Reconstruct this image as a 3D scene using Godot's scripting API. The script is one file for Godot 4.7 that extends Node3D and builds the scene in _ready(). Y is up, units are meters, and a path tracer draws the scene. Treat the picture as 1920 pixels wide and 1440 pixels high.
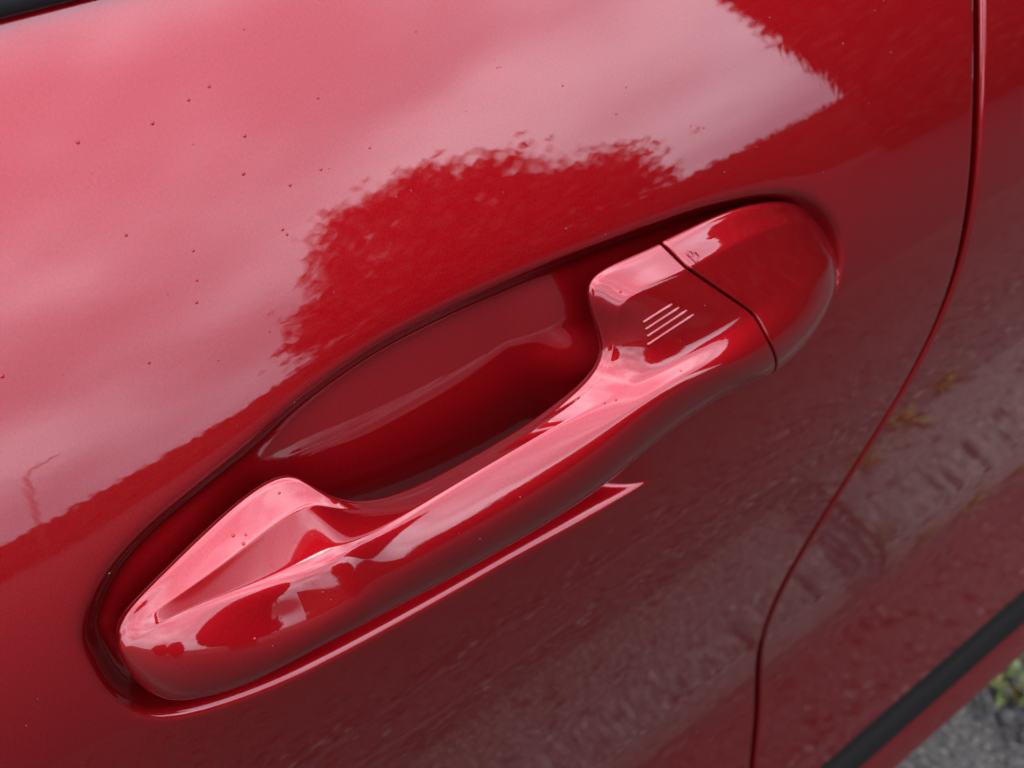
extends Node3D

# ---------------------------------------------------------------- the door's side profile
const TILT_Y := [0.20, 0.40, 0.52, 0.61, 0.635, 0.67, 0.75, 0.83, 0.89, 0.92, 0.95, 0.975, 1.0, 1.04, 1.10, 1.30]
const TILT_T := [2.0, 3.0, 6.0, 6.0, -3.0, -10.0, -11.0, -8.0, 0.0, 6.5, 14.0, 19.5, 23.0, 26.0, 28.5, 30.0]
const RISE := 0.11            # the shoulder climbs towards the rear
const G0 := 0.15
const GH := 0.0005
var g_slope := PackedFloat64Array()
var g_z := PackedFloat64Array()
var peel := FastNoiseLite.new()
var wave := FastNoiseLite.new()

var paint: StandardMaterial3D
var paint_handle: StandardMaterial3D
var rubber: StandardMaterial3D
var taken := {}


func _ready() -> void:
	# ------------------------------------------------------------ camera
	var cam := Camera3D.new()
	cam.name = "camera"
	var right := Vector3(0.8261, -0.0727, 0.5589)
	var down := Vector3(-0.4072, -0.7626, 0.5027)
	var ahead := Vector3(0.3897, -0.6428, -0.6595)
	cam.transform = Transform3D(Basis(right, -down, -ahead).orthonormalized(), Vector3(-0.10624, 1.15454, 0.2))
	cam.keep_aspect = Camera3D.KEEP_HEIGHT
	cam.fov = 39.6
	cam.near = 0.01
	cam.far = 400.0
	var lens := CameraAttributesPhysical.new()
	lens.frustum_focal_length = 33.3
	lens.frustum_focus_distance = 0.285
	lens.exposure_aperture = 13.0
	lens.frustum_near = 0.01
	lens.frustum_far = 400.0
	cam.attributes = lens
	cam.fov = 39.6
	add_child(cam)
	cam.current = true
	# ------------------------------------------------------------ sky, sun, exposure
	var we := WorldEnvironment.new()
	we.name = "world_environment"
	var env := Environment.new()
	env.background_mode = Environment.BG_SKY
	env.tonemap_mode = Environment.TONE_MAPPER_LINEAR
	env.tonemap_exposure = 2.9
	env.sdfgi_enabled = true
	env.ssao_enabled = true
	env.ssil_enabled = true
	var sky := Sky.new()
	var pano := PanoramaSkyMaterial.new()
	pano.panorama = overcast_sky()
	pano.energy_multiplier = 2.15
	sky.sky_material = pano
	env.sky = sky
	we.environment = env
	add_child(we)
	var sun := DirectionalLight3D.new()
	sun.name = "sun"
	sun.light_energy = 0.2
	sun.light_angular_distance = 25.0
	sun.light_color = Color(1.0, 0.97, 0.92)
	sun.shadow_enabled = true
	add_child(sun)
	sun.look_at_from_position(Vector3(1.5, 6.0, -4.0), Vector3.ZERO)
	# ------------------------------------------------------------ materials and shared noise
	peel.seed = 4
	peel.noise_type = FastNoiseLite.TYPE_SIMPLEX_SMOOTH
	peel.frequency = 1.0
	peel.fractal_type = FastNoiseLite.FRACTAL_NONE
	wave.seed = 11
	wave.noise_type = FastNoiseLite.TYPE_SIMPLEX_SMOOTH
	wave.frequency = 1.0
	wave.fractal_type = FastNoiseLite.FRACTAL_NONE
	make_profile()
	make_paints()
	# ------------------------------------------------------------ the place
	build_ground()
	build_gravel()
	build_surroundings()
	# ------------------------------------------------------------ the car
	build_car()
	build_drops()


# ================================================================ helpers
func numbered(called: String) -> String:
	var n: int = taken.get(called, 0)
	taken[called] = n + 1
	return called if n == 0 else "%s_%03d" % [called, n]


func tag(o: Node3D, label := "", category := "", group := "", kind := "") -> Node3D:
	if label:
		o.set_meta("label", label)
	if category:
		o.set_meta("category", category)
	if group:
		o.set_meta("group", group)
	if kind:
		o.set_meta("kind", kind)
	return o


func base(called: String, at: Vector3) -> Node3D:
	var o := Node3D.new()
	o.name = numbered(called)
	o.position = at
	add_child(o, true)
	return o


func put(called: String, mesh: Mesh, mat: Material, parent: Node3D = null) -> MeshInstance3D:
	var o := MeshInstance3D.new()
	o.name = called if parent else numbered(called)
	o.mesh = mesh
	o.material_override = mat
	(parent if parent else self).add_child(o, true)
	return o


func quad_mesh(pos: PackedVector3Array, nor: PackedVector3Array, rows: int, cols: int, wrap := false) -> ArrayMesh:
	# pos runs row by row, cols points in a row; wrap joins the last column to the first
	var ix := PackedInt32Array()
	var last := cols if wrap else cols - 1
	ix.resize((rows - 1) * last * 6)
	var w := 0
	for r in rows - 1:
		for c in last:
			var a := r * cols + c
			var b := r * cols + (c + 1) % cols
			var d := a + cols
			var e := b + cols
			ix[w] = a; ix[w + 1] = b; ix[w + 2] = d
			ix[w + 3] = b; ix[w + 4] = e; ix[w + 5] = d
			w += 6
	# front faces run clockwise
	var sum := 0.0
	for t in range(0, ix.size() - 2, 3 * maxi(1, ix.size() / 3000)):
		sum += signf((pos[ix[t + 1]] - pos[ix[t]]).cross(pos[ix[t + 2]] - pos[ix[t]]).dot(nor[ix[t]]))
	if sum > 0.0:
		for t in range(0, ix.size(), 3):
			var keep := ix[t + 1]
			ix[t + 1] = ix[t + 2]
			ix[t + 2] = keep
	var arr := []
	arr.resize(Mesh.ARRAY_MAX)
	arr[Mesh.ARRAY_VERTEX] = pos
	arr[Mesh.ARRAY_NORMAL] = nor
	arr[Mesh.ARRAY_INDEX] = ix
	var m := ArrayMesh.new()
	m.add_surface_from_arrays(Mesh.PRIMITIVE_TRIANGLES, arr)
	return m


func grid_normals(px: PackedFloat64Array, py: PackedFloat64Array, pz: PackedFloat64Array, rows: int, cols: int, wrap: bool, outward: Vector3) -> PackedVector3Array:
	# smooth normals from central differences, in doubles
	var out := PackedVector3Array()
	out.resize(rows * cols)
	for r in rows:
		var r0 := maxi(r - 1, 0) * cols
		var r1 := mini(r + 1, rows - 1) * cols
		for c in cols:
			var c0 := (c - 1 + cols) % cols if wrap else maxi(c - 1, 0)
			var c1 := (c + 1) % cols if wrap else mini(c + 1, cols - 1)
			var a := r * cols + c0
			var b := r * cols + c1
			var ux := px[b] - px[a]; var uy := py[b] - py[a]; var uz := pz[b] - pz[a]
			var vx := px[r1 + c] - px[r0 + c]; var vy := py[r1 + c] - py[r0 + c]; var vz := pz[r1 + c] - pz[r0 + c]
			var nx := uy * vz - uz * vy; var ny := uz * vx - ux * vz; var nz := ux * vy - uy * vx
			var l := sqrt(nx * nx + ny * ny + nz * nz)
			if l < 1e-18:
				out[r * cols + c] = outward
				continue
			out[r * cols + c] = Vector3(nx / l, ny / l, nz / l)
	# one sign for the whole sheet
	var s := 0.0
	for n in out:
		s += n.dot(outward)
	if s < 0.0:
		for i in out.size():
			out[i] = -out[i]
	return out


func smooth(a: float, b: float, x: float) -> float:
	var t := clampf((x - a) / (b - a), 0.0, 1.0)
	return t * t * (3.0 - 2.0 * t)


func table(xs: Array, vs: Array, x: float) -> float:
	if x <= xs[0]:
		return vs[0]
	for i in xs.size() - 1:
		if x <= xs[i + 1]:
			return lerpf(vs[i], vs[i + 1], (x - xs[i]) / (xs[i + 1] - xs[i]))
	return vs[-1]


func curve_at(pts: Array, t: float) -> Vector2:
	# Catmull-Rom through the points, t from 0 to size - 1
	var n := pts.size()
	var i := clampi(int(floor(t)), 0, n - 2)
	var f := t - i
	var p0: Vector2 = pts[maxi(i - 1, 0)]
	var p1: Vector2 = pts[i]
	var p2: Vector2 = pts[i + 1]
	var p3: Vector2 = pts[mini(i + 2, n - 1)]
	return p1.cubic_interpolate(p2, p0, p3, f)


# ================================================================ materials
func noise_tex(size: int, freq: float, seed_: int, ramp: Array, octaves := 4) -> NoiseTexture2D:
	var n := FastNoiseLite.new()
	n.seed = seed_
	n.noise_type = FastNoiseLite.TYPE_SIMPLEX_SMOOTH
	n.frequency = freq
	n.fractal_octaves = octaves
	var t := NoiseTexture2D.new()
	t.width = size
	t.height = size
	t.seamless = true
	t.noise = n
	if ramp.size():
		var gr := Gradient.new()
		var offs := PackedFloat32Array()
		var cols := PackedColorArray()
		for i in ramp.size():
			offs.append(float(i) / (ramp.size() - 1))
			cols.append(ramp[i])
		gr.offsets = offs
		gr.colors = cols
		t.color_ramp = gr
	return t


func lin(r: float, g: float, b: float) -> Color:
	return Color(r, g, b).linear_to_srgb()


func plain(called: String, c: Color, rough: float, metal := 0.0) -> StandardMaterial3D:
	var m := StandardMaterial3D.new()
	m.resource_name = called
	m.albedo_color = c
	m.roughness = rough
	m.metallic = metal
	return m


func make_paints() -> void:
	paint = plain("red metallic paint", lin(0.30, 0.0032, 0.0062), 0.56, 1.0)
	paint.clearcoat_enabled = true
	paint.clearcoat = 1.0
	paint.clearcoat_roughness = 0.012
	# the metal flakes under the lacquer
	paint.albedo_texture = noise_tex(1024, 0.16, 17, [Color(0.60, 0.60, 0.60), Color(0.80, 0.80, 0.80), Color(0.87, 0.87, 0.87), Color(1, 1, 1)], 2)
	paint.uv1_triplanar = true
	paint.uv1_scale = Vector3(9, 9, 9)
	paint_handle = paint
	rubber = plain("black rubber", lin(0.010, 0.010, 0.010), 0.6)
	rubber.metallic_specular = 0.3


# ================================================================ sky
func overcast_sky() -> ImageTexture:
	var w := 512
	var h := 256
	var im := Image.create(w, h, false, Image.FORMAT_RGBF)
	var n := FastNoiseLite.new()
	n.seed = 112
	n.frequency = 1.6
	n.fractal_octaves = 5
	for j in h:
		var el := PI / 2 - (j + 0.5) / h * PI
		for i in w:
			var az := (i + 0.5) / w * TAU
			var d := Vector3(cos(el) * sin(az - PI), sin(el) * 2.2, -cos(el) * cos(az - PI))
			var c := 0.5 + 0.5 * n.get_noise_3dv(d * 1.1)
			var up := maxf(sin(el), 0.0)
			var l := (0.58 + 0.72 * up) * (0.62 + 0.75 * smooth(0.25, 0.8, c))
			var white := smooth(0.3, 0.75, c)
			var col := Color(0.88 + 0.06 * white, 0.93 + 0.04 * white, 1.18 - 0.06 * white) * l
			if el < 0.0:
				col = Color(0.16, 0.155, 0.15)
			im.set_pixel(i, j, col)
	return ImageTexture.create_from_image(im)


# ================================================================ the door surface
func make_profile() -> void:
	var n := 2400
	g_slope.resize(n)
	g_z.resize(n)
	var raw := PackedFloat64Array()
	raw.resize(n)
	for i in n:
		raw[i] = table(TILT_Y, TILT_T, G0 + i * GH)
	for pass_ in 3:
		var sum := PackedFloat64Array()
		sum.resize(n + 1)
		for i in n:
			sum[i + 1] = sum[i] + raw[i]
		for i in n:
			var a := maxi(i - 14, 0)
			var b := mini(i + 15, n)
			raw[i] = (sum[b] - sum[a]) / (b - a)
	for i in n:
		g_slope[i] = -tan(deg_to_rad(raw[i]))
	for i in range(1, n):
		g_z[i] = g_z[i - 1] + 0.5 * (g_slope[i] + g_slope[i - 1]) * GH
	var zero := profile(0.95)
	for i in n:
		g_z[i] -= zero


func profile(y: float) -> float:
	var t := clampf((y - G0) / GH, 0.0, g_z.size() - 2.0)
	var i := int(t)
	var f := (t - i) * GH
	return g_z[i] + g_slope[i] * f + 0.5 * (g_slope[i + 1] - g_slope[i]) / GH * f * f


func skin(x: float, y: float) -> float:
	# the outside of the car's flank, with its faint orange peel
	return profile(y - RISE * x) + 2.2e-6 * peel.get_noise_2d(x * 380.0, y * 380.0) + 6.0e-6 * wave.get_noise_2d(x * 38.0, y * 38.0)


const RIM := [
	Vector2(-116.9, 936.0), Vector2(-116.0, 944.0), Vector2(-112.0, 950.6), Vector2(-103.5, 957.6), Vector2(-92.0, 963.0), Vector2(-76.4, 967.8),
	Vector2(-61.0, 972.2), Vector2(-45.0, 977.4), Vector2(-23.0, 982.2), Vector2(-2.0, 984.3), Vector2(22.0, 985.0), Vector2(47.0, 984.6),
	Vector2(68.0, 984.0), Vector2(90.0, 982.9), Vector2(109.0, 980.2), Vector2(121.0, 977.0), Vector2(130.0, 972.5), Vector2(137.0, 965.8),
	Vector2(141.5, 958.0), Vector2(143.0, 949.8), Vector2(142.0, 941.0), Vector2(138.0, 931.5), Vector2(130.0, 921.5), Vector2(117.0, 911.8),
	Vector2(98.0, 904.6), Vector2(76.0, 900.2), Vector2(53.0, 898.2), Vector2(31.0, 898.0), Vector2(2.0, 898.6), Vector2(-22.0, 898.5),
	Vector2(-44.0, 898.8), Vector2(-62.0, 899.6), Vector2(-78.0, 901.2), Vector2(-94.0, 905.0), Vector2(-106.0, 910.2), Vector2(-113.0, 917.2), Vector2(-116.2, 926.0)]


func rim_at(t: float) -> Vector2:
	var n := RIM.size()
	var i := int(floor(t)) % n
	var f: float = t - floor(t)
	var p1: Vector2 = RIM[i]
	return p1.cubic_interpolate(RIM[(i + 1) % n], RIM[(i + n - 1) % n], RIM[(i + 2) % n], f) * 0.001


func recess_floor(x: float, y: float) -> float:
	var cup := smooth(-0.090, -0.035, x) * (1.0 - smooth(0.022, 0.066, x))
	return 0.0085 + cup * (0.0082 - 0.02 * (y - 0.95) - 1.0 * (y - 0.95) * (y - 0.95))


func recess(e: float, x: float, y: float, up: float) -> float:
	# how deep the surface lies, e metres inside the rim; up is 1 under the upper rim, 0 over the lower one
	# the cover at the rear lies on the door itself: the hollow runs out under it
	var open := 1.0 - (1.0 - up) * smooth(0.026, 0.060, x)
	var k := lerpf(0.0008, 0.0009, up) * lerpf(0.4, 1.0, open)
	var slope := lerpf(3.6, 1.7, up)
	var d: float = slope * k * (e / k if e > 12.0 * k else log(1.0 + exp(e / k)))
	var f := recess_floor(x, y) * open
	if f < 0.00002:
		return 0.0
	var k2 := minf(0.0022, 0.3 * f)
	var soft := -k2 * log(exp(-minf(d / k2, 200.0)) + exp(-f / k2)) + k2 * log(1.0 + exp(-f / k2))
	return soft + 0.0006 * open / (1.0 + exp(-e / 0.003))


func shut_x(y: float) -> float:
	return table([0.30, 0.45, 0.567, 0.60, 0.63, 0.657, 0.685, 0.715, 0.742, 0.77, 0.796, 0.823, 0.85, 0.8825, 0.908, 0.936, 0.9604, 0.9875, 1.012, 1.08],
		[0.160, 0.161, 0.164, 0.1675, 0.1695, 0.1675, 0.1625, 0.159, 0.159, 0.1622, 0.169, 0.1773, 0.188, 0.2003, 0.2066, 0.2083, 0.2087, 0.2103, 0.214, 0.227], y)


func edge_smooth_x(y: float) -> float:
	var s := 0.0
	for i in 9:
		s += shut_x(y + (i - 4) * 0.006)
	return s / 9.0


const TOP := 1.0735
func bottom_y(x: float) -> float:
	return 0.4815 + 0.155 * x


func roll_edge(s: float, r: float) -> float:
	# how far a folded sheet edge has turned in, s metres before its outermost line
	if s >= r:
		return 0.0
	return r - sqrt(maxf(r * r - (r - s) * (r - s), 0.0))


# where the rim's points look out to on the door's edge: the share of the way round, then the place
const EDGE := [[0, -0.85, 0.93], [50, -0.85, 1.0735], [85, -0.30, 1.0735], [112, -0.14, 1.0735], [330, 9.0, 1.0735], [650, 9.0, 0.5066], [760, -0.05, 9.0], [800, -0.30, 9.0], [845, -0.85, 9.0], [900, -0.85, 0.93]]


func door_edge(k: int) -> Vector2:
	for i in EDGE.size() - 1:
		var a: Array = EDGE[i]
		var b: Array = EDGE[i + 1]
		if k <= b[0]:
			var f := float(k - a[0]) / float(b[0] - a[0])
			var p := corner(a).lerp(corner(b), f)
			if a[1] > 8.0 and b[1] > 8.0:
				p.x = edge_smooth_x(p.y) - 0.0016
			return p
	return corner(EDGE[0])


func corner(c: Array) -> Vector2:
	var x: float = c[1]
	var y: float = c[2]
	if x > 8.0:
		x = edge_smooth_x(y) - 0.0016
	if y > 8.0:
		y = bottom_y(x)
	return Vector2(x, y)


func build_door(parent: Node3D) -> void:
	var n := 900
	var inner := 80
	var outer := 260
	var rows := inner + outer + 4
	var px := PackedFloat64Array(); px.resize(rows * n)
	var py := PackedFloat64Array(); py.resize(rows * n)
	var pz := PackedFloat64Array(); pz.resize(rows * n)
	var a0 := Vector2(-0.082, 0.936)
	var a1 := Vector2(0.108, 0.942)
	for k in n:
		var t := float(k) / n * RIM.size()
		var p := rim_at(t)
		var tang := (rim_at(t + 0.05) - rim_at(t - 0.05 + RIM.size())).normalized()
		var inw := Vector2(tang.y, -tang.x)
		var along := clampf((p - a0).dot(a1 - a0) / (a1 - a0).length_squared(), 0.0, 1.0)
		var ax := a0.lerp(a1, along)
		if inw.dot(ax - p) < 0.0:
			inw = -inw
		var up := smooth(-0.5, 0.6, -inw.y)
		var into := ax - p
		var li := into.length()
		into /= li
		var ci := maxf(inw.dot(into), 0.2)
		for r in inner:
			# fine near the rim, coarser to the middle
			var f := float(r) / inner
			var d := li * pow(1.0 - f, 1.7)
			var q := p + into * d
			var i := r * n + k
			px[i] = q.x; py[i] = q.y
			var mix := lerpf(up, 0.5, smooth(0.6, 1.0, d / li))
			pz[i] = skin(q.x, q.y) - recess(d * ci, q.x, q.y, mix)
		# outwards to the door's edge, leaving the rim squarely
		var b := door_edge(k)
		var reach := (b - p).length()
		var c := p - inw * reach * 0.4
		for r in outer:
			var f := float(r) / (outer - 1)
			var s := 0.16 * f + 0.34 * f * f + 0.5 * pow(f, 3.0)
			var q := p * (1.0 - s) * (1.0 - s) + c * 2.0 * s * (1.0 - s) + b * s * s
			var i := (inner + r) * n + k
			px[i] = q.x; py[i] = q.y
			var e := (q - p).dot(inw)
			if s > 0.3:
				e = minf(e, -0.02)
			var z := skin(q.x, q.y) - recess(e, q.x, q.y, up)
			z -= roll_edge(edge_smooth_x(q.y) - 0.0016 - q.x, 0.0022)
			pz[i] = z
		for r in 4:
			var i := (inner + outer + r) * n + k
			var j := (inner + outer - 1) * n + k
			px[i] = px[j]; py[i] = py[j]
			pz[i] = pz[j] - [0.0004, 0.002, 0.01, 0.03][r]
	var nor := grid_normals(px, py, pz, rows, n, true, Vector3(0, 0, 1))
	var pos := PackedVector3Array()
	pos.resize(rows * n)
	for i in rows * n:
		pos[i] = Vector3(px[i], py[i], pz[i])
	put("door", quad_mesh(pos, nor, rows, n, true), paint, parent)


func build_quarter(parent: Node3D) -> void:
	var rows := 420
	var cols := 150
	var px := PackedFloat64Array(); px.resize(rows * cols)
	var py := PackedFloat64Array(); py.resize(rows * cols)
	var pz := PackedFloat64Array(); pz.resize(rows * cols)
	for r in rows:
		var f := float(r) / (rows - 1)
		for c in cols:
			var i := r * cols + c
			var y0 := lerpf(bottom_y(0.18), 1.16, f)
			var x0 := edge_smooth_x(y0) + 0.0016
			var s: float
			var drop := 0.0
			if c < 4:
				s = 0.0
				drop = [0.03, 0.015, 0.006, 0.0019][c]
			else:
				var g := float(c - 4) / (cols - 5)
				s = 0.03 * g + 0.67 * pow(g, 2.4)
				drop = roll_edge(s, 0.0016)
			var x := x0 + s
			var y := lerpf(bottom_y(x), 1.16, f)
			px[i] = x; py[i] = y
			pz[i] = skin(x, y) - drop
	var nor := grid_normals(px, py, pz, rows, cols, false, Vector3(0, 0, 1))
	var pos := PackedVector3Array()
	pos.resize(rows * cols)
	for i in rows * cols:
		pos[i] = Vector3(px[i], py[i], pz[i])
	put("quarter_panel", quad_mesh(pos, nor, rows, cols), paint, parent)


# ================================================================ the handle
# stations along the handle, in mm: the back edge on top, the upper crease, the start of the shoulder, its end, the lower edge
const STATION := [
	[[-109.0, 943.0, -1.2], [-110.2, 940.8, 0.8], [-110.8, 937.8, 2.4], [-111.0, 934.0, 2.8], [-111.2, 924.5, 0.6]],
	[[-103.5, 947.8, -1.0], [-104.0, 944.6, 2.0], [-104.0, 943.0, 5.0], [-104.8, 939.2, 7.2], [-108.0, 918.8, 5.0]],
	[[-94.7, 951.8, -1.5], [-94.1, 947.8, 3.2], [-93.4, 948.0, 9.0], [-95.4, 943.6, 11.8], [-104.0, 917.8, 9.5]],
	[[-79.5, 956.9, -4.0], [-80.5, 951.5, 4.0], [-81.4, 951.1, 14.7], [-83.8, 941.3, 18.0], [-88.8, 920.4, 17.5]],
	[[-64.5, 961.9, -5.0], [-65.8, 954.7, 2.5], [-68.4, 953.4, 19.8], [-68.0, 943.4, 23.8], [-71.1, 928.6, 24.0]],
	[[-54.2, 961.6, -5.0], [-54.6, 955.8, 1.8], [-56.3, 953.2, 20.7], [-56.4, 943.7, 24.9], [-58.2, 928.5, 24.5]],
	[[-50.9, 956.5, 0.0], [-50.4, 953.3, 4.0], [-50.5, 951.9, 19.7], [-50.8, 942.7, 24.3], [-50.6, 926.3, 23.0]],
	[[-43.6, 949.0, 4.5], [-42.0, 949.1, 8.6], [-40.4, 949.2, 17.4], [-41.5, 940.5, 22.6], [-41.3, 922.0, 20.0]],
	[[-29.1, 945.3, 7.0], [-26.6, 946.7, 9.8], [-21.9, 948.2, 14.2], [-23.6, 939.7, 20.5], [-22.7, 917.6, 17.3]],
	[[-10.2, 946.3, 8.3], [-7.0, 946.9, 10.3], [-0.4, 948.3, 12.9], [-1.7, 938.9, 19.5], [1.2, 915.9, 15.9]],
	[[10.2, 947.7, 8.0], [12.6, 949.2, 9.8], [17.4, 949.1, 13.0], [19.1, 941.1, 19.2], [24.4, 916.3, 15.1]],
	[[26.9, 950.8, 7.0], [28.2, 950.6, 9.3], [30.2, 949.7, 13.8], [32.3, 943.8, 18.9], [40.8, 918.9, 14.3]],
	[[38.8, 953.7, 5.0], [39.5, 952.9, 7.7], [40.5, 950.1, 14.3], [42.5, 946.0, 18.6], [54.3, 921.5, 13.4]],
	[[42.9, 960.4, 3.0], [44.3, 959.4, 5.7], [50.3, 950.8, 14.5], [53.3, 948.3, 18.5], [68.2, 923.5, 12.7]],
	[[40.3, 971.0, 0.6], [45.9, 969.1, 4.6], [60.9, 951.6, 14.2], [64.2, 948.6, 18.7], [81.0, 924.7, 12.8]],
	[[39.9, 979.6, -1.0], [47.0, 973.2, 5.0], [68.6, 952.2, 13.8], [72.6, 947.7, 18.8], [89.9, 924.8, 13.1]],
	[[45.4, 982.5, -2.5], [52.4, 975.8, 5.1], [75.3, 952.4, 13.4], [79.2, 946.9, 18.7], [95.8, 924.1, 12.9]],
	[[68.4, 980.6, -3.0], [71.1, 974.8, 5.2], [93.9, 953.7, 12.4], [95.1, 944.3, 17.6], [102.8, 922.2, 12.2]],
	[[98.0, 980.5, -5.0], [100.5, 973.4, 1.6], [110.5, 951.0, 11.6], [113.5, 941.8, 14.8], [120.0, 921.0, 8.5]],
	[[122.0, 974.0, -6.0], [123.3, 968.0, -0.9], [128.5, 950.5, 8.5], [130.3, 942.0, 10.0], [134.0, 926.8, 4.5]],
	[[137.0, 964.5, -7.0], [137.6, 960.5, -3.4], [139.8, 949.0, 3.6], [140.8, 943.5, 4.4], [142.5, 934.5, 0.5]],
	[[146.4, 951.5, -7.5], [146.6, 950.5, -5.6], [146.8, 947.5, -4.2], [147.0, 946.0, -4.0], [147.2, 943.5, -5.2]]]
const NODES := 19
const SEAM := 18.0
var net := []


func make_net() -> void:
	net.clear()
	for at in STATION.size():
		var s: Array = STATION[at]
		var full := 1.0 if at < 7 else (0.6 if at < 12 else 0.3)   # how bluff the front is
		var q := []
		for f in s:
			q.append(Vector3(f[0], f[1], f[2]))
		var wide: float = q[3].y - q[4].y
		var row := PackedVector3Array()
		var back: float = minf(q[0].z - 4.0, 1.5)
		var mid: Vector3 = q[0].lerp(q[4], 0.5)
		row.append(Vector3(mid.x, mid.y, back))
		mid = q[0].lerp(q[4], 0.1)
		row.append(Vector3(mid.x, mid.y, back))
		row.append(q[0] - Vector3(0, 0.3, 1.6))
		row.append(q[0] + Vector3(0, 0.2, 0.0))
		row.append(q[0].lerp(q[1], 0.16) + Vector3(0, 0.12, 0.3))
		row.append(q[0].lerp(q[1], 0.5))
		row.append(q[0].lerp(q[1], 0.84))
		row.append(q[0].lerp(q[1], 0.985))
		row.append(q[1].lerp(q[2], 0.03))
		row.append(q[1].lerp(q[2], 0.4))
		row.append(q[1].lerp(q[2], 0.8))
		row.append(q[2])
		row.append(q[2].lerp(q[3], 0.4) + Vector3(0, 0, 0.03 * wide))
		row.append(q[3] + Vector3(0, 0, 0.05 * wide))
		row.append(q[3].lerp(q[4], 0.3) + Vector3(0, 0, (0.165 + 0.03 * full) * wide))
		row.append(q[3].lerp(q[4], 0.72) + Vector3(0, 0, (0.145 + 0.06 * full) * wide))
		row.append(q[4] - Vector3(0, 0.4, 0.0))
		row.append(q[4] + Vector3(0, 0.5, -0.22 * wide))
		mid = q[0].lerp(q[4], 0.6)
		row.append(Vector3(mid.x, mid.y, back))
		for k in row.size():
			row[k] *= 0.001
		net.append(row)
	net.push_front(gathered(net[0], -0.0005))
	net.append(gathered(net[-1], 0.0004))


func gathered(row: PackedVector3Array, out: float) -> PackedVector3Array:
	# all of a cross-section drawn together in its middle: the tip of the handle
	var c := Vector3.ZERO
	for p in row:
		c += p / row.size()
	var to := PackedVector3Array()
	for p in row:
		to.append(c + Vector3(out, 0, 0))
	return to


func weights(t: float) -> PackedFloat64Array:
	var a := 1.0 - t
	return PackedFloat64Array([a * a * a / 6.0, (3.0 * t * t * t - 6.0 * t * t + 4.0) / 6.0, (-3.0 * t * t * t + 3.0 * t * t + 3.0 * t + 1.0) / 6.0, t * t * t / 6.0])


func handle_at(u: float, v: float) -> Vector3:
	# uniform cubic B-spline over the net; both ends are met
	var m := net.size()
	var n := NODES
	var iu := clampi(int(floor(u)), -1, m - 1)
	var iv := clampi(int(floor(v)), -1, n - 1)
	var wu := weights(u - iu)
	var wv := weights(v - iv)
	var p := Vector3.ZERO
	for a in 4:
		var row: PackedVector3Array = net[clampi(iu - 1 + a, 0, m - 1)]
		var q := Vector3.ZERO
		for b in 4:
			q += row[clampi(iv - 1 + b, 0, n - 1)] * wv[b]
		p += q * wu[a]
	return p


func handle_part(cap: bool) -> ArrayMesh:
	var nv := 190
	var nu := 420 if not cap else 200
	var rows := nu + 5
	var px := PackedFloat64Array(); px.resize(rows * nv)
	var py := PackedFloat64Array(); py.resize(rows * nv)
	var pz := PackedFloat64Array(); pz.resize(rows * nv)
	var last := NODES - 1.0
	var end := float(net.size()) - 1.0 + 0.98
	for r in rows:
		for c in nv:
			var v := float(c) / (nv - 1) * (last + 0.0)
			var us := SEAM
			var s := 0.0                     # metres from the seam
			var sink := 0.0
			var u := us
			var per := 0.030                 # metres a unit of u is long about the seam
			var gap := 0.00034
			if r < 5:
				s = 0.0
				sink = [0.006, 0.0034, 0.002, 0.0013, 0.0010][r]
			else:
				var f := float(r - 5) / (nu - 1)
				s = 0.0025 * minf(f * 12.0, 1.0)
				if f > 1.0 / 12.0:
					s = -1.0
				else:
					sink = roll_edge(s, 0.0010)
				if s < 0.0:
					var f2 := (f - 1.0 / 12.0) / (11.0 / 12.0)
					var from := us + ((0.0025 + gap) / per) * (1.0 if cap else -1.0)
					u = lerpf(from, end if cap else -0.98, f2)
			if s >= 0.0:
				u = us + (s + gap) / per * (1.0 if cap else -1.0)
			var p := handle_at(u, v)
			if cap:
				sink -= 0.0004
			if sink != 0.0:
				var du := handle_at(u + 0.01, v) - handle_at(u - 0.01, v)
				var dv := handle_at(u, v + 0.02) - handle_at(u, v - 0.02)
				var nn := dv.cross(du).normalized()
				p -= nn * sink
			var i := r * nv + c
			px[i] = p.x; py[i] = p.y; pz[i] = p.z
	var nor := grid_normals(px, py, pz, rows, nv, false, Vector3(0, 0.4, 1))
	var pos := PackedVector3Array()
	pos.resize(rows * nv)
	for i in rows * nv:
		pos[i] = Vector3(px[i], py[i], pz[i])
	return quad_mesh(pos, nor, rows, nv)


func on_handle_frame(x: float, y: float) -> Array:
	# the point, and its normal, of the handle's front that lies over (x, y) mm
	var best := 1e9
	var bu := 0.0
	var bv := 0.0
	var t := Vector2(x, y) * 0.001
	for i in 150:
		for j in 44:
			var u := i * 0.15
			var v := 2.0 + j * 0.32
			var p := handle_at(u, v)
			var d := Vector2(p.x, p.y).distance_squared_to(t)
			if d < best:
				best = d; bu = u; bv = v
	var h := 0.12
	for it in 14:
		for o in [[h, 0], [-h, 0], [0, h], [0, -h]]:
			var p := handle_at(bu + o[0], bv + o[1])
			var d := Vector2(p.x, p.y).distance_squared_to(t)
			if d < best:
				best = d; bu += o[0]; bv += o[1]
		h *= 0.65
	var n := handle_normal(bu, bv)
	return [handle_at(bu, bv), n]


func on_handle(x: float, y: float, lift := 0.0) -> Vector3:
	var f := on_handle_frame(x, y)
	return f[0] + f[1] * lift


func handle_normal(u: float, v: float) -> Vector3:
	var du := handle_at(u + 0.02, v) - handle_at(u - 0.02, v)
	var dv := handle_at(u, v + 0.03) - handle_at(u, v - 0.03)
	var n := dv.cross(du).normalized()
	return n if n.z > 0.0 else -n


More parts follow.
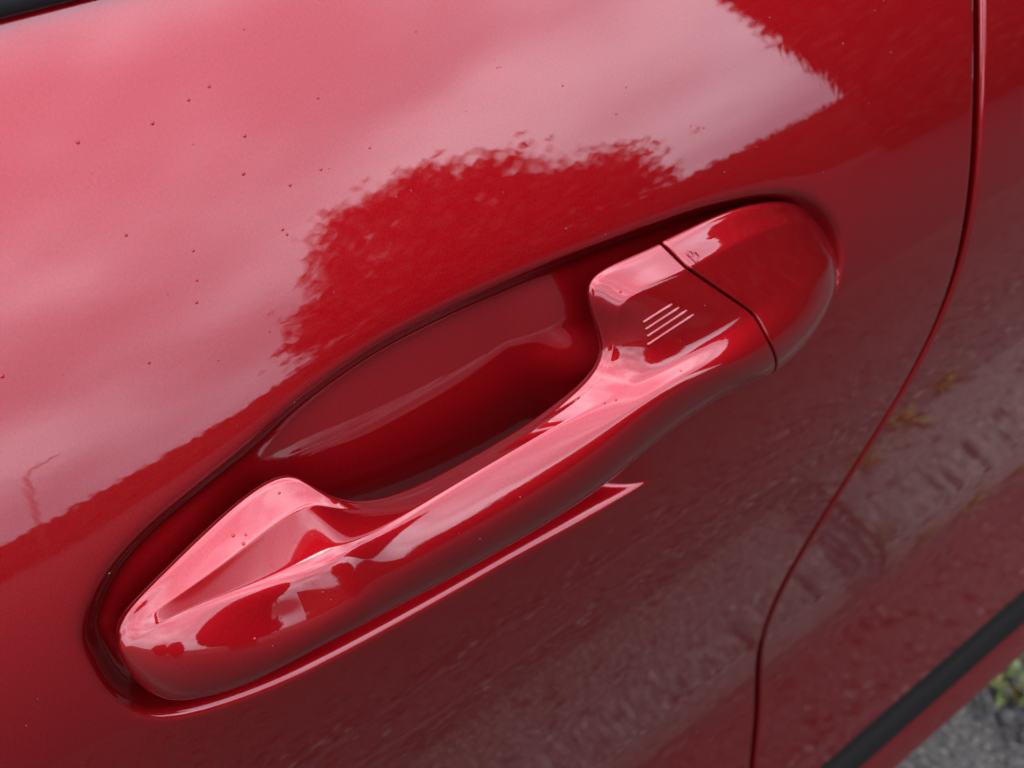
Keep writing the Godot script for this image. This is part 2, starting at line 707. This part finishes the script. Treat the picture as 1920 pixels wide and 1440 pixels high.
func tube(st: SurfaceTool, pts: PackedVector3Array, r: float, sides := 10) -> void:
	# a round rod with domed ends through the points
	var rings := []
	var n := pts.size()
	for i in n:
		var d := (pts[mini(i + 1, n - 1)] - pts[maxi(i - 1, 0)]).normalized()
		var a := d.cross(Vector3(0, 0, 1)).normalized()
		var b := a.cross(d).normalized()
		var list := [[pts[i], r]]
		if i == 0:
			list = [[pts[i] - d * r, r * 0.05], [pts[i] - d * r * 0.8, r * 0.6], [pts[i] - d * r * 0.45, r * 0.89], [pts[i], r]]
		elif i == n - 1:
			list = [[pts[i], r], [pts[i] + d * r * 0.45, r * 0.89], [pts[i] + d * r * 0.8, r * 0.6], [pts[i] + d * r, r * 0.05]]
		for q in list:
			var ring := PackedVector3Array()
			for k in sides:
				var w := TAU * k / sides
				ring.append(q[0] + (a * cos(w) + b * sin(w)) * q[1])
			rings.append(ring)
	for i in rings.size() - 1:
		for k in sides:
			var k1 := (k + 1) % sides
			for p in [rings[i][k], rings[i + 1][k], rings[i][k1], rings[i][k1], rings[i + 1][k], rings[i + 1][k1]]:
				st.add_vertex(p)


func rod(pts: PackedVector3Array, r: float, sides := 10) -> ArrayMesh:
	var st := SurfaceTool.new()
	st.begin(Mesh.PRIMITIVE_TRIANGLES)
	st.set_smooth_group(0)
	tube(st, pts, r, sides)
	st.index()
	st.generate_normals()
	return st.commit()


func build_handle(car: Node3D) -> void:
	make_net()
	var h := put("door_handle", handle_part(false), paint_handle, car)
	tag(h, "glossy red pull bar of the door handle")
	var k := put("key_cap", handle_part(true), paint_handle, h)
	tag(k, "red rear cover of the handle with a small unlock symbol")
	for e in [[[53.8, 966.0], [58.7, 966.9], [64.0, 967.4]], [[54.1, 963.7], [59.9, 964.9], [66.2, 965.5]], [[54.2, 961.5], [61.1, 962.9], [68.7, 963.7]], [[53.7, 959.1], [61.8, 960.7], [70.8, 961.6]]]:
		var pts := PackedVector3Array()
		for i in 11:
			var f := i / 10.0
			var x: float = e[0][0] * (1 - f) * (1 - 2 * f) + e[1][0] * 4 * f * (1 - f) + e[2][0] * f * (2 * f - 1)
			var y: float = e[0][1] * (1 - f) * (1 - 2 * f) + e[1][1] * 4 * f * (1 - f) + e[2][1] * f * (2 * f - 1)
			pts.append(on_handle(x, y, -0.00015))
		put("touch_ridge", rod(pts, 0.0006), paint_handle, h)
	var st := SurfaceTool.new()
	st.begin(Mesh.PRIMITIVE_TRIANGLES)
	st.set_smooth_group(0)
	for poly in [[[75.76, 976.07], [75.22, 976.43], [75.12, 977.07], [75.96, 977.47], [76.92, 977.17], [76.92, 976.69]], [[75.65, 976.00], [77.95, 976.23], [78.54, 975.00], [76.14, 974.32], [75.65, 976.00]]]:
		var pts := PackedVector3Array()
		for i in poly.size():
			pts.append(on_handle(poly[i][0], poly[i][1], 0.0005))
		tube(st, pts, 0.00028, 8)
	st.index()
	st.generate_normals()
	put("unlock_symbol", st.commit(), paint_handle, h)


# ================================================================ the rest of the car
func strip(fn: Callable, x0: float, x1: float, n: int, sec: Array, called: String, mat: Material, parent: Node3D, lean := 0.0) -> MeshInstance3D:
	# a moulding along x: sec is a list of (dy, dz) from the guide line fn(x) -> (y, z), smooth over its curve
	var cols := sec.size()
	var rows := n
	var px := PackedFloat64Array(); px.resize(rows * cols)
	var py := PackedFloat64Array(); py.resize(rows * cols)
	var pz := PackedFloat64Array(); pz.resize(rows * cols)
	for r in rows:
		var x := lerpf(x0, x1, float(r) / (rows - 1))
		var g: Vector2 = fn.call(x)
		for c in cols:
			px[r * cols + c] = x
			py[r * cols + c] = g.x + sec[c][0]
			pz[r * cols + c] = g.y + sec[c][1] - lean * sec[c][0]
	var nor := grid_normals(px, py, pz, rows, cols, false, Vector3(0, 0, 1))
	var pos := PackedVector3Array()
	pos.resize(rows * cols)
	for i in rows * cols:
		pos[i] = Vector3(px[i], py[i], pz[i])
	return put(called, quad_mesh(pos, nor, rows, cols), mat, parent)


func box(c: Vector3, s: Vector3) -> BoxMesh:
	var b := BoxMesh.new()
	b.size = s
	return b


func build_car() -> void:
	var car := base("car", Vector3.ZERO)
	tag(car, "glossy dark red car seen close at its door handle", "car")
	build_door(car)
	build_quarter(car)
	build_handle(car)
	# belt moulding under the window
	var belt := func(x: float) -> Vector2: return Vector2(TOP, profile(TOP - RISE * x))
	var o := strip(belt, -0.85, 0.235, 40, [[0.004, -0.02], [0.001, -0.004], [0.0008, 0.002], [0.002, 0.0042], [0.005, 0.0052], [0.012, 0.0045], [0.022, 0.001], [0.028, -0.004], [0.03, -0.012], [0.03, -0.03]], "belt_moulding", rubber, car)
	tag(o, "black moulding along the foot of the window")
	# side window and roof above it, out of the frame
	var glass := plain("tinted glass", lin(0.02, 0.025, 0.025), 0.03)
	o = strip(belt, -0.85, 0.235, 30, [[0.03, -0.02], [0.15, -0.075], [0.28, -0.14], [0.42, -0.225]], "side_window", glass, car)
	o = strip(belt, -0.95, 0.9, 30, [[0.42, -0.22], [0.45, -0.24], [0.48, -0.29], [0.50, -0.38], [0.51, -0.6], [0.51, -1.2]], "roof", paint, car)
	o = put("rear_pillar", box(Vector3.ZERO, Vector3(0.7, 0.46, 0.05)), paint, car)
	o.position = Vector3(0.59, 1.31, -0.17)
	o.rotation.x = -0.46
	# sill: black rubber band, red strip under it
	var sill := func(x: float) -> Vector2: return Vector2(bottom_y(x), profile(bottom_y(x) - RISE * x))
	var grey := plain("dark plastic", lin(0.006, 0.0057, 0.005), 0.7)
	grey.metallic_specular = 0.2
	o = strip(sill, -0.85, 0.9, 40, [[0.012, -0.03], [0.001, -0.012], [-0.002, -0.0042], [-0.018, -0.004], [-0.0215, -0.0025], [-0.025, -0.0003], [-0.030, 0.0006], [-0.040, 0.0004], [-0.047, -0.001], [-0.051, -0.004], [-0.053, -0.02]], "sill_moulding", grey, car, 0.08)
	tag(o, "dark rubber band between the door and the sill")
	o = strip(sill, -0.85, 0.9, 40, [[-0.046, -0.03], [-0.0475, -0.006], [-0.050, -0.0035], [-0.056, -0.0022], [-0.070, -0.0008], [-0.084, -0.0001], [-0.089, -0.001], [-0.092, -0.006], [-0.095, -0.10]], "sill_panel", paint, car, 0.085)
	tag(o, "narrow red sill strip under the dark rubber band")
	var dark := plain("body cavity", lin(0.02, 0.018, 0.018), 0.9)
	o = put("underbody", box(Vector3.ZERO, Vector3(1.9, 0.66, 1.5)), dark, car)
	o.position = Vector3(0.0, 0.65, -0.9)


const DOOR_DROPS := [[-70.9, 1047.6, 1.0], [-53.8, 1047.0, 1.0], [-43.9, 1049.4, 0.9], [-38.2, 1050.8, 0.8], [-25.3, 1059.9, 0.5], [-14.0, 1042.0, 0.7], [-34.6, 1039.0, 0.9], [-38.3, 1031.5, 1.0], [-28.5, 1026.0, 0.9], [-19.7, 1027.1, 0.8], [-17.6, 1026.7, 0.4], [-5.7, 1028.2, 0.7], [-69.4, 1027.1, 0.9], [-34.3, 1017.3, 0.9], [-33.7, 1015.9, 0.8], [-56.5, 1019.4, 0.8], [-58.4, 1013.1, 0.8], [-60.5, 1008.6, 0.9], [-76.3, 999.8, 0.8], [-46.7, 996.5, 0.7], [-106.8, 1008.2, 1.1], [35.4, 1036.5, 0.5], [36.3, 1036.5, 0.5], [52.9, 1027.6, 0.6], [72.3, 1022.1, 0.6], [66.9, 1016.5, 0.6], [23.0, 1029.1, 0.4], [90.5, 1006.8, 0.6], [94.8, 1005.0, 0.6], [83.1, 998.5, 0.7], [102.9, 995.2, 0.5], [112.8, 994.3, 0.5], [16.6, 1049.6, 0.5], [-70.9, 1041.1, 0.4], [-66.0, 1012.4, 0.4], [-95.0, 1004.1, 0.4], [-46.9, 1040.5, 0.4], [-61.0, 994.5, 0.5]]
const DOOR_DUST := [[-3.2, 1015.6], [1.2, 1015.8], [-27.7, 999.6], [26.2, 1007.8], [41.8, 993.1], [53.7, 987.5], [126.8, 1027.2], [167.9, 1019.5], [152.9, 1013.6], [171.9, 1006.3], [178.6, 999.9], [159.7, 994.2], [207.6, 989.5], [137.2, 979.2], [98.9, 991.1], [186.2, 937.8], [-91.8, 939.2], [-104.8, 957.2], [-132.0, 934.8], [-137.1, 929.2], [-47.3, 978.0], [-62.9, 978.1], [152.8, 1013.8], [172.3, 1021.4], [49.7, 961.4]]
const HANDLE_DROPS := [[48.8, 976.5, 0.9], [60.3, 950.1, 0.7], [-74.7, 955.2, 1.0], [-71.9, 954.7, 0.8], [-73.4, 953.5, 1.1], [-59.8, 959.3, 0.8], [-81.5, 939.9, 0.9], [37.6, 949.5, 0.8], [34.1, 949.6, 0.8], [-25.9, 948.3, 0.8], [-30.7, 948.5, 0.8], [-1.1, 938.6, 0.7], [-57.9, 954.2, 0.5], [64.2, 956.3, 0.5], [-42.7, 950.1, 0.5], [-22.0, 938.9, 0.4], [-92.4, 948.2, 0.5]]
const HANDLE_DUST := [[94.2, 964.4], [112.5, 964.6], [127.5, 960.4], [80.0, 951.3], [75.9, 962.6], [-83.5, 929.4], [-78.4, 937.1], [-62.5, 946.6], [-61.4, 944.0], [-16.4, 933.8], [80.6, 968.6], [103.3, 953.4]]


func bead(flat: float, rings: int, sides: int) -> ArrayMesh:
	# a drop of water of radius 1 lying on the plane z = 0
	var pos := PackedVector3Array()
	var nor := PackedVector3Array()
	for r in rings:
		var a := PI * 0.5 * (1.0 - float(r) / (rings - 1))
		for c in sides:
			var w := TAU * c / sides
			pos.append(Vector3(cos(a) * cos(w), cos(a) * sin(w), sin(a) * flat))
			nor.append(Vector3(cos(a) * cos(w) * flat, cos(a) * sin(w) * flat, sin(a) + 0.001).normalized())
	return quad_mesh(pos, nor, rings, sides, true)


func set_down(o: Node3D, at: Vector3, n: Vector3, size: float) -> void:
	var side := n.cross(Vector3(0.31, 0.95, 0.02)).normalized()
	o.transform = Transform3D(Basis(side, n.cross(side).normalized(), n).scaled_local(Vector3.ONE * size), at)


func skin_normal(x: float, y: float) -> Vector3:
	var h := 0.0005
	return Vector3(-(skin(x + h, y) - skin(x - h, y)) / (2 * h), -(skin(x, y + h) - skin(x, y - h)) / (2 * h), 1).normalized()


func build_drops() -> void:
	var water := plain("water over red paint", lin(0.23, 0.0026, 0.005), 0.56, 1.0)
	water.clearcoat_enabled = true
	water.clearcoat = 0.5
	water.clearcoat_roughness = 0.02
	var grit := plain("pale grit", lin(0.10, 0.085, 0.065), 0.9)
	var drop := bead(0.6, 8, 16)
	var speck := bead(0.7, 3, 6)
	for d in DOOR_DROPS:
		var at := Vector2(d[0], d[1]) * 0.001
		var o := put("water_drop", drop, water)
		set_down(o, Vector3(at.x, at.y, skin(at.x, at.y)), skin_normal(at.x, at.y), d[2] * 0.00046)
		tag(o, "tiny clear water drop on the red door above its handle", "water drop", "water drops on the door above the handle")
	for d in HANDLE_DROPS:
		var o := put("water_drop", drop, water)
		var f := on_handle_frame(d[0], d[1])
		set_down(o, f[0], f[1], d[2] * 0.00046)
		tag(o, "tiny clear water drop on the red door handle", "water drop", "water drops on the door handle")
	var rng := RandomNumberGenerator.new()
	rng.seed = 3
	for d in DOOR_DUST:
		var at := Vector2(d[0], d[1]) * 0.001
		var o := put("grit_speck", speck, grit)
		set_down(o, Vector3(at.x, at.y, skin(at.x, at.y)), skin_normal(at.x, at.y), rng.randf_range(0.00010, 0.00019))
		tag(o, "tiny pale speck of grit on the dark red door skin", "grit", "grit specks on the door")
	for d in HANDLE_DUST:
		var o := put("grit_speck", speck, grit)
		var f := on_handle_frame(d[0], d[1])
		set_down(o, f[0], f[1], rng.randf_range(0.00010, 0.00017))
		tag(o, "tiny pale speck of grit on the red handle", "grit", "grit specks on the handle")


# ================================================================ ground
func build_ground() -> void:
	var m := plain("asphalt", Color.WHITE, 0.9)
	m.albedo_texture = noise_tex(512, 0.06, 3, [lin(0.007, 0.006, 0.0052), lin(0.011, 0.0094, 0.008), lin(0.014, 0.012, 0.0105), lin(0.028, 0.0245, 0.021)], 5)
	m.uv1_triplanar = true
	m.uv1_world_triplanar = true
	m.uv1_scale = Vector3(1.7, 1.7, 1.7)
	m.heightmap_enabled = true
	m.heightmap_texture = noise_tex(512, 0.12, 5, [], 4)
	m.heightmap_scale = 0.5
	var pm := PlaneMesh.new()
	pm.size = Vector2(300, 300)
	var o := put("ground", pm, m)
	tag(o, "rough dark asphalt beside the car", "ground", "", "structure")
	var v := m.duplicate()
	v.resource_name = "gravelly tarmac"
	v.albedo_texture = noise_tex(512, 0.09, 13, [lin(0.005, 0.0041, 0.0033), lin(0.020, 0.0163, 0.0128), lin(0.046, 0.037, 0.028), lin(0.19, 0.155, 0.12)], 5)
	v.uv1_scale = Vector3(2.3, 2.3, 2.3)
	v.heightmap_scale = 0.9
	var vm := PlaneMesh.new()
	vm.size = Vector2(24, 1.75)
	o = put("path", vm, v)
	o.position = Vector3(0, 0.004, 0.5)
	tag(o, "brownish gravelly tarmac strip close beside the car", "path", "", "structure")
	var tar := plain("tar", lin(0.004, 0.004, 0.004), 0.6)
	for seam in [[0.44, 0.011], [0.30, 0.007]]:
		var pos := PackedVector3Array()
		var nor := PackedVector3Array()
		for i in 120:
			var x := -1.5 + i * 0.035
			var z: float = seam[0] + 0.012 * wave.get_noise_2d(x * 3.0, seam[0] * 40.0) + 0.004 * wave.get_noise_2d(x * 14.0, seam[0] * 90.0)
			var half: float = seam[1] * (1.0 + 0.5 * wave.get_noise_2d(x * 9.0, 7.0))
			for c in [[-1.0, 0.0045], [-0.6, 0.008], [0.6, 0.008], [1.0, 0.0045]]:
				pos.append(Vector3(x, c[1], z + half * c[0]))
				nor.append(Vector3(0, 1, 0.35 * c[0]).normalized())
		o = put("tar_seam", quad_mesh(pos, nor, 120, 4), tar)
		tag(o, "thin black tar seam along the tarmac" if seam[0] > 0.4 else "finer tar seam nearer to the slabs", "seam", "", "structure")
	# worn concrete slabs along the kerb side under the car
	var c := plain("worn concrete", Color.WHITE, 0.85)
	c.albedo_texture = noise_tex(512, 0.075, 9, [lin(0.008, 0.0068, 0.005), lin(0.040, 0.034, 0.0255), lin(0.085, 0.073, 0.056), lin(0.34, 0.30, 0.235)], 5)
	c.uv1_triplanar = true
	c.uv1_world_triplanar = true
	c.uv1_scale = Vector3(2.6, 2.6, 2.6)
	c.heightmap_enabled = true
	c.heightmap_texture = m.heightmap_texture
	c.heightmap_scale = 1.2
	var path := base("pavement", Vector3.ZERO)
	tag(path, "worn pale concrete slabs under the edge of the car", "pavement", "", "structure")
	var sl := BoxMesh.new()
	sl.size = Vector3(1.06, 0.06, 0.72)
	for i in 6:
		var b := put("slab", sl, c, path)
		b.position = Vector3(0.145 + 1.125 * (i - 3), -0.018 + 0.002 * (i % 2), -0.16)


func stone(rng: RandomNumberGenerator) -> ArrayMesh:
	var st := SurfaceTool.new()
	st.begin(Mesh.PRIMITIVE_TRIANGLES)
	var s := SphereMesh.new()
	s.radius = 1.0
	s.height = 2.0
	s.radial_segments = 7
	s.rings = 4
	var a := s.get_mesh_arrays()
	var v: PackedVector3Array = a[Mesh.ARRAY_VERTEX]
	var n := FastNoiseLite.new()
	n.seed = rng.randi() % 1000
	n.frequency = 0.9
	var ix: PackedInt32Array = a[Mesh.ARRAY_INDEX]
	for i in ix:
		var p := v[i]
		st.add_vertex(p * Vector3(1.0, 0.6, 0.8) * (1.0 + 0.35 * n.get_noise_3dv(p)))
	st.generate_normals()
	return st.commit()


func build_gravel() -> void:
	var rng := RandomNumberGenerator.new()
	rng.seed = 77
	var m := plain("stones", Color.WHITE, 0.85)
	m.vertex_color_use_as_albedo = true
	var mm := MultiMesh.new()
	mm.transform_format = MultiMesh.TRANSFORM_3D
	mm.use_colors = true
	mm.mesh = stone(rng)
	mm.instance_count = 15000
	for i in mm.instance_count:
		var x := rng.randf_range(-0.9, 2.2)
		var z := rng.randf_range(0.2, 1.3)
		if i % 5 == 0:
			z = 0.24 + absf(rng.randfn()) * 0.05
		elif i % 5 == 1:
			z = 0.47 + rng.randfn() * 0.03
		elif i % 5 == 2:
			z = rng.randf_range(-0.3, 0.24)
			if i % 3 == 0:
				x = 0.708 + rng.randf_range(-0.04, 0.04)
		var r := 0.0022 + 0.0075 * pow(rng.randf(), 3.0)
		var b := Basis.from_euler(Vector3(rng.randf_range(-0.4, 0.4), rng.randf() * TAU, rng.randf_range(-0.4, 0.4))).scaled(Vector3.ONE * r)
		mm.set_instance_transform(i, Transform3D(b, Vector3(x, (0.014 if z < 0.2 and absf(x - 0.708) > 0.032 else 0.004) + r * 0.3, z)))
		var t := 0.010 + (0.09 if i % 5 < 2 else 0.05) * pow(rng.randf(), 2.2)
		mm.set_instance_color(i, Color(t, t * 0.86, t * 0.7))
	var o := MultiMeshInstance3D.new()
	o.name = "gravel"
	o.multimesh = mm
	o.material_override = m
	add_child(o, true)
	tag(o, "loose small brown and grey gravel stones beside the car", "gravel", "", "stuff")
	# weeds in the joints of the slabs
	var green := plain("weed leaves", lin(0.07, 0.085, 0.018), 0.6)
	var dry := plain("dry leaves", lin(0.16, 0.12, 0.03), 0.7)
	var k := 0
	for p in [[0.742, -0.12, 26], [0.79, -0.15, 20], [0.77, 0.02, 22], [0.83, 0.17, 44], [0.93, 0.20, 36], [1.04, 0.22, 22], [0.70, -0.02, 14]]:
		var w := base("weed_tuft", Vector3(p[0], 0.0, p[1]))
		tag(w, ["low green weed tuft in the slab joint nearest the red sill", "small yellowing weed tuft behind the slab joint", "weed tuft in the middle of the slab joint", "broad weed tuft at the gravel edge of the joint", "leafy weed clump at the slab edge beyond the joint", "last weed clump along the slab edge", "sparse weed sprig in the joint before the broad tuft"][k], "weed", "weeds in the slab joints")
		var n: int = p[2]
		for which in 2:
			var st := SurfaceTool.new()
			st.begin(Mesh.PRIMITIVE_TRIANGLES)
			for i in (n if which == 0 else n / 3):
				var dir := Vector3(rng.randf_range(-1, 1), rng.randf_range(0.35, 1.3), rng.randf_range(-1, 1)).normalized()
				var from := Vector3(rng.randfn(), 0, rng.randfn()) * 0.012
				var l := rng.randf_range(0.018, 0.042)
				var side := dir.cross(Vector3(rng.randf_range(-1, 1), 0.3, rng.randf_range(-1, 1))).normalized() * l * 0.22
				var a := from
				var b := from + dir * l * 0.55 + side
				var c := from + dir * l + Vector3(dir.x, -0.5, dir.z) * l * 0.3
				var d := from + dir * l * 0.55 - side
				for q in [a, b, c, a, c, d]:
					st.add_vertex(q)
			st.generate_normals()
			put("leaf_blades" if which == 0 else "dry_blades", st.commit(), green if which == 0 else dry, w)
		k += 1


func leafy(st: SurfaceTool, rng: RandomNumberGenerator, at: Vector3, size: float) -> void:
	var a := Vector3(rng.randf_range(-1, 1), rng.randf_range(-1, 1), rng.randf_range(-1, 1)).normalized()
	var b := a.cross(Vector3(rng.randf_range(-1, 1), rng.randf_range(-1, 1), rng.randf_range(-1, 1))).normalized()
	var p := [at - a * size, at + b * size * 0.45, at + a * size, at - b * size * 0.45]
	for i in [0, 1, 2, 0, 2, 3]:
		st.add_vertex(p[i])


func build_surroundings() -> void:
	var rng := RandomNumberGenerator.new()
	rng.seed = 5
	var leaf := plain("leaves", lin(0.02, 0.034, 0.012), 0.7)
	var bark := plain("bark", lin(0.06, 0.045, 0.035), 0.9)
	# tree
	var tree := base("tree", Vector3(3.55, 0, 11.4))
	tag(tree, "round leafy tree standing before the hedge", "tree")
	var st := SurfaceTool.new()
	st.begin(Mesh.PRIMITIVE_TRIANGLES)
	for i in 620:
		var d := Vector3(rng.randf_range(-1, 1), rng.randf_range(-1, 1), rng.randf_range(-1, 1))
		if d.length() > 1.0:
			continue
		var c := Vector3(0, 2.5, 0) + d * Vector3(1.75, 2.2, 1.75)
		if i % 4 == 0:
			c = Vector3(1.85, 2.15, -0.3) + d * Vector3(0.85, 1.4, 0.9)
		for k in 70:
			leafy(st, rng, c + Vector3(rng.randfn(), rng.randfn(), rng.randfn()) * 0.2, rng.randf_range(0.06, 0.13))
	st.generate_normals()
	put("crown", st.commit(), leaf, tree)
	var tr := CylinderMesh.new()
	tr.top_radius = 0.08
	tr.bottom_radius = 0.16
	tr.height = 2.2
	put("trunk", tr, bark, tree).position = Vector3(0, 1.1, 0)
	# hedge
	var hedge := base("hedge", Vector3(2.4, 0, 21.0))
	hedge.rotation.y = deg_to_rad(57)
	tag(hedge, "long dark clipped hedge across the road", "hedge")
	st = SurfaceTool.new()
	st.begin(Mesh.PRIMITIVE_TRIANGLES)
	for i in 30000:
		leafy(st, rng, Vector3(rng.randf_range(-30, 17), rng.randf_range(0.05, 2.05), rng.randf_range(-0.5, 0.5)), rng.randf_range(0.07, 0.13))
	st.generate_normals()
	put("foliage", st.commit(), leaf, hedge)
	var core := put("core", box(Vector3.ZERO, Vector3(47, 1.95, 0.8)), leaf, hedge)
	core.position = Vector3(-6.5, 0.98, 0)
	# a tall clipped conifer screen, its near end leaning a little over the road
	var screen := base("conifer_screen", Vector3(6.5, 0, 6.8))
	tag(screen, "tall dark clipped conifer screen standing across from the rear door", "hedge")
	var run := Vector3(2.9, 0, -6.6)
	var lean := Vector3(-0.165, 0, 0.13)
	var thick := Vector3(1.1, 0, 0.5)
	st = SurfaceTool.new()
	st.begin(Mesh.PRIMITIVE_TRIANGLES)
	for i in 3600:
		var h := rng.randf_range(0.05, 6.3)
		var on_end := i % 3 == 0
		var c := (Vector3.ZERO if on_end else run * rng.randf()) + lean * h + Vector3(0, h, 0) + thick * (rng.randf() if on_end else 0.0)
		for k in 40:
			leafy(st, rng, c + Vector3(rng.randfn(), rng.randfn(), rng.randfn()) * 0.055, rng.randf_range(0.04, 0.09))
	st.generate_normals()
	put("foliage", st.commit(), leaf, screen)
	st = SurfaceTool.new()
	st.begin(Mesh.PRIMITIVE_TRIANGLES)
	var k8 := []
	for h in [0.0, 6.25]:
		for f in [0.012, 1.0]:
			for d in [0.05, 1.0]:
				k8.append(run * f + lean * h + Vector3(0, h, 0) + thick * d)
	for f in [[0, 2, 6, 4], [1, 5, 7, 3], [0, 4, 5, 1], [2, 3, 7, 6], [4, 6, 7, 5]]:
		for q in [f[0], f[1], f[2], f[0], f[2], f[3]]:
			st.add_vertex(k8[q])
	st.generate_normals()
	put("inner_mass", st.commit(), leaf, screen)
	# two trees added to darken reflections, then two shrubs: place, middle and half-size of the crown, how many clumps
	var trees := [
		[Vector3(7.8, 0, 0.6), Vector3(0, 4.2, 0), Vector3(2.3, 3.8, 2.3), 1300, "added tall tree past the rear end of the car, blocking the sky"],  # unseen, added to keep sky out of the rear cover's reflection
		[Vector3(-4.9, 0, 7.4), Vector3(0, 3.1, 0), Vector3(1.9, 2.2, 1.9), 900, "added bushy tree standing in for a mirrored person, opposite the front of the car"],  # unseen stand-in for the dark-clothed person mirrored in the grip
		[Vector3(-7.3, 0, 4.4), Vector3(0, 1.2, 0), Vector3(0.75, 0.95, 0.75), 260, "round waist-high shrub opposite the front wheel"],
		[Vector3(-7.9, 0, 3.0), Vector3(0, 1.0, 0), Vector3(0.6, 0.8, 0.6), 200, "smallest round shrub, next to the waist-high shrub"]]
	for t in trees:
		var shrub: bool = t[4].contains("shrub")
		var o := base("shrub" if shrub else "tree", t[0])
		tag(o, t[4], "shrub" if shrub else "tree")
		var half: Vector3 = t[2]
		st = SurfaceTool.new()
		st.begin(Mesh.PRIMITIVE_TRIANGLES)
		for i in t[3]:
			var d := Vector3(rng.randfn(), rng.randfn(), rng.randfn()).normalized()
			var c: Vector3 = t[1] + d * half * rng.randf_range(0.86, 1.0)
			for k in 56:
				leafy(st, rng, c + Vector3(rng.randfn(), rng.randfn(), rng.randfn()) * 0.10, rng.randf_range(0.06, 0.11))
		for i in int(t[3]) * 2:
			var d := Vector3(rng.randfn(), rng.randfn(), rng.randfn()).normalized() * rng.randf_range(0.1, 0.85)
			leafy(st, rng, t[1] + d * half, minf(0.5, half.x * 0.3))
		st.generate_normals()
		put("crown", st.commit(), leaf, o)
		var tb := CylinderMesh.new()
		tb.top_radius = 0.05 if shrub else 0.14
		tb.bottom_radius = 0.07 if shrub else 0.26
		tb.height = t[1].y
		put("stem" if shrub else "trunk", tb, bark, o).position = Vector3(0, t[1].y * 0.5, 0)
	# street lamp
	var lamp := base("street_lamp", Vector3(-2.6, 0, 24.0))
	tag(lamp, "slim grey street lamp beyond the hedge", "street lamp")
	var steel := plain("steel", lin(0.1, 0.1, 0.1), 0.5)
	put("post", rod(PackedVector3Array([Vector3(0, 0, 0), Vector3(0, 3, 0), Vector3(0, 4.1, 0)]), 0.04), steel, lamp)
	put("lamp_head", rod(PackedVector3Array([Vector3(0, 4.1, 0), Vector3(0.25, 4.3, 0), Vector3(0.75, 4.35, 0)]), 0.035), steel, lamp)
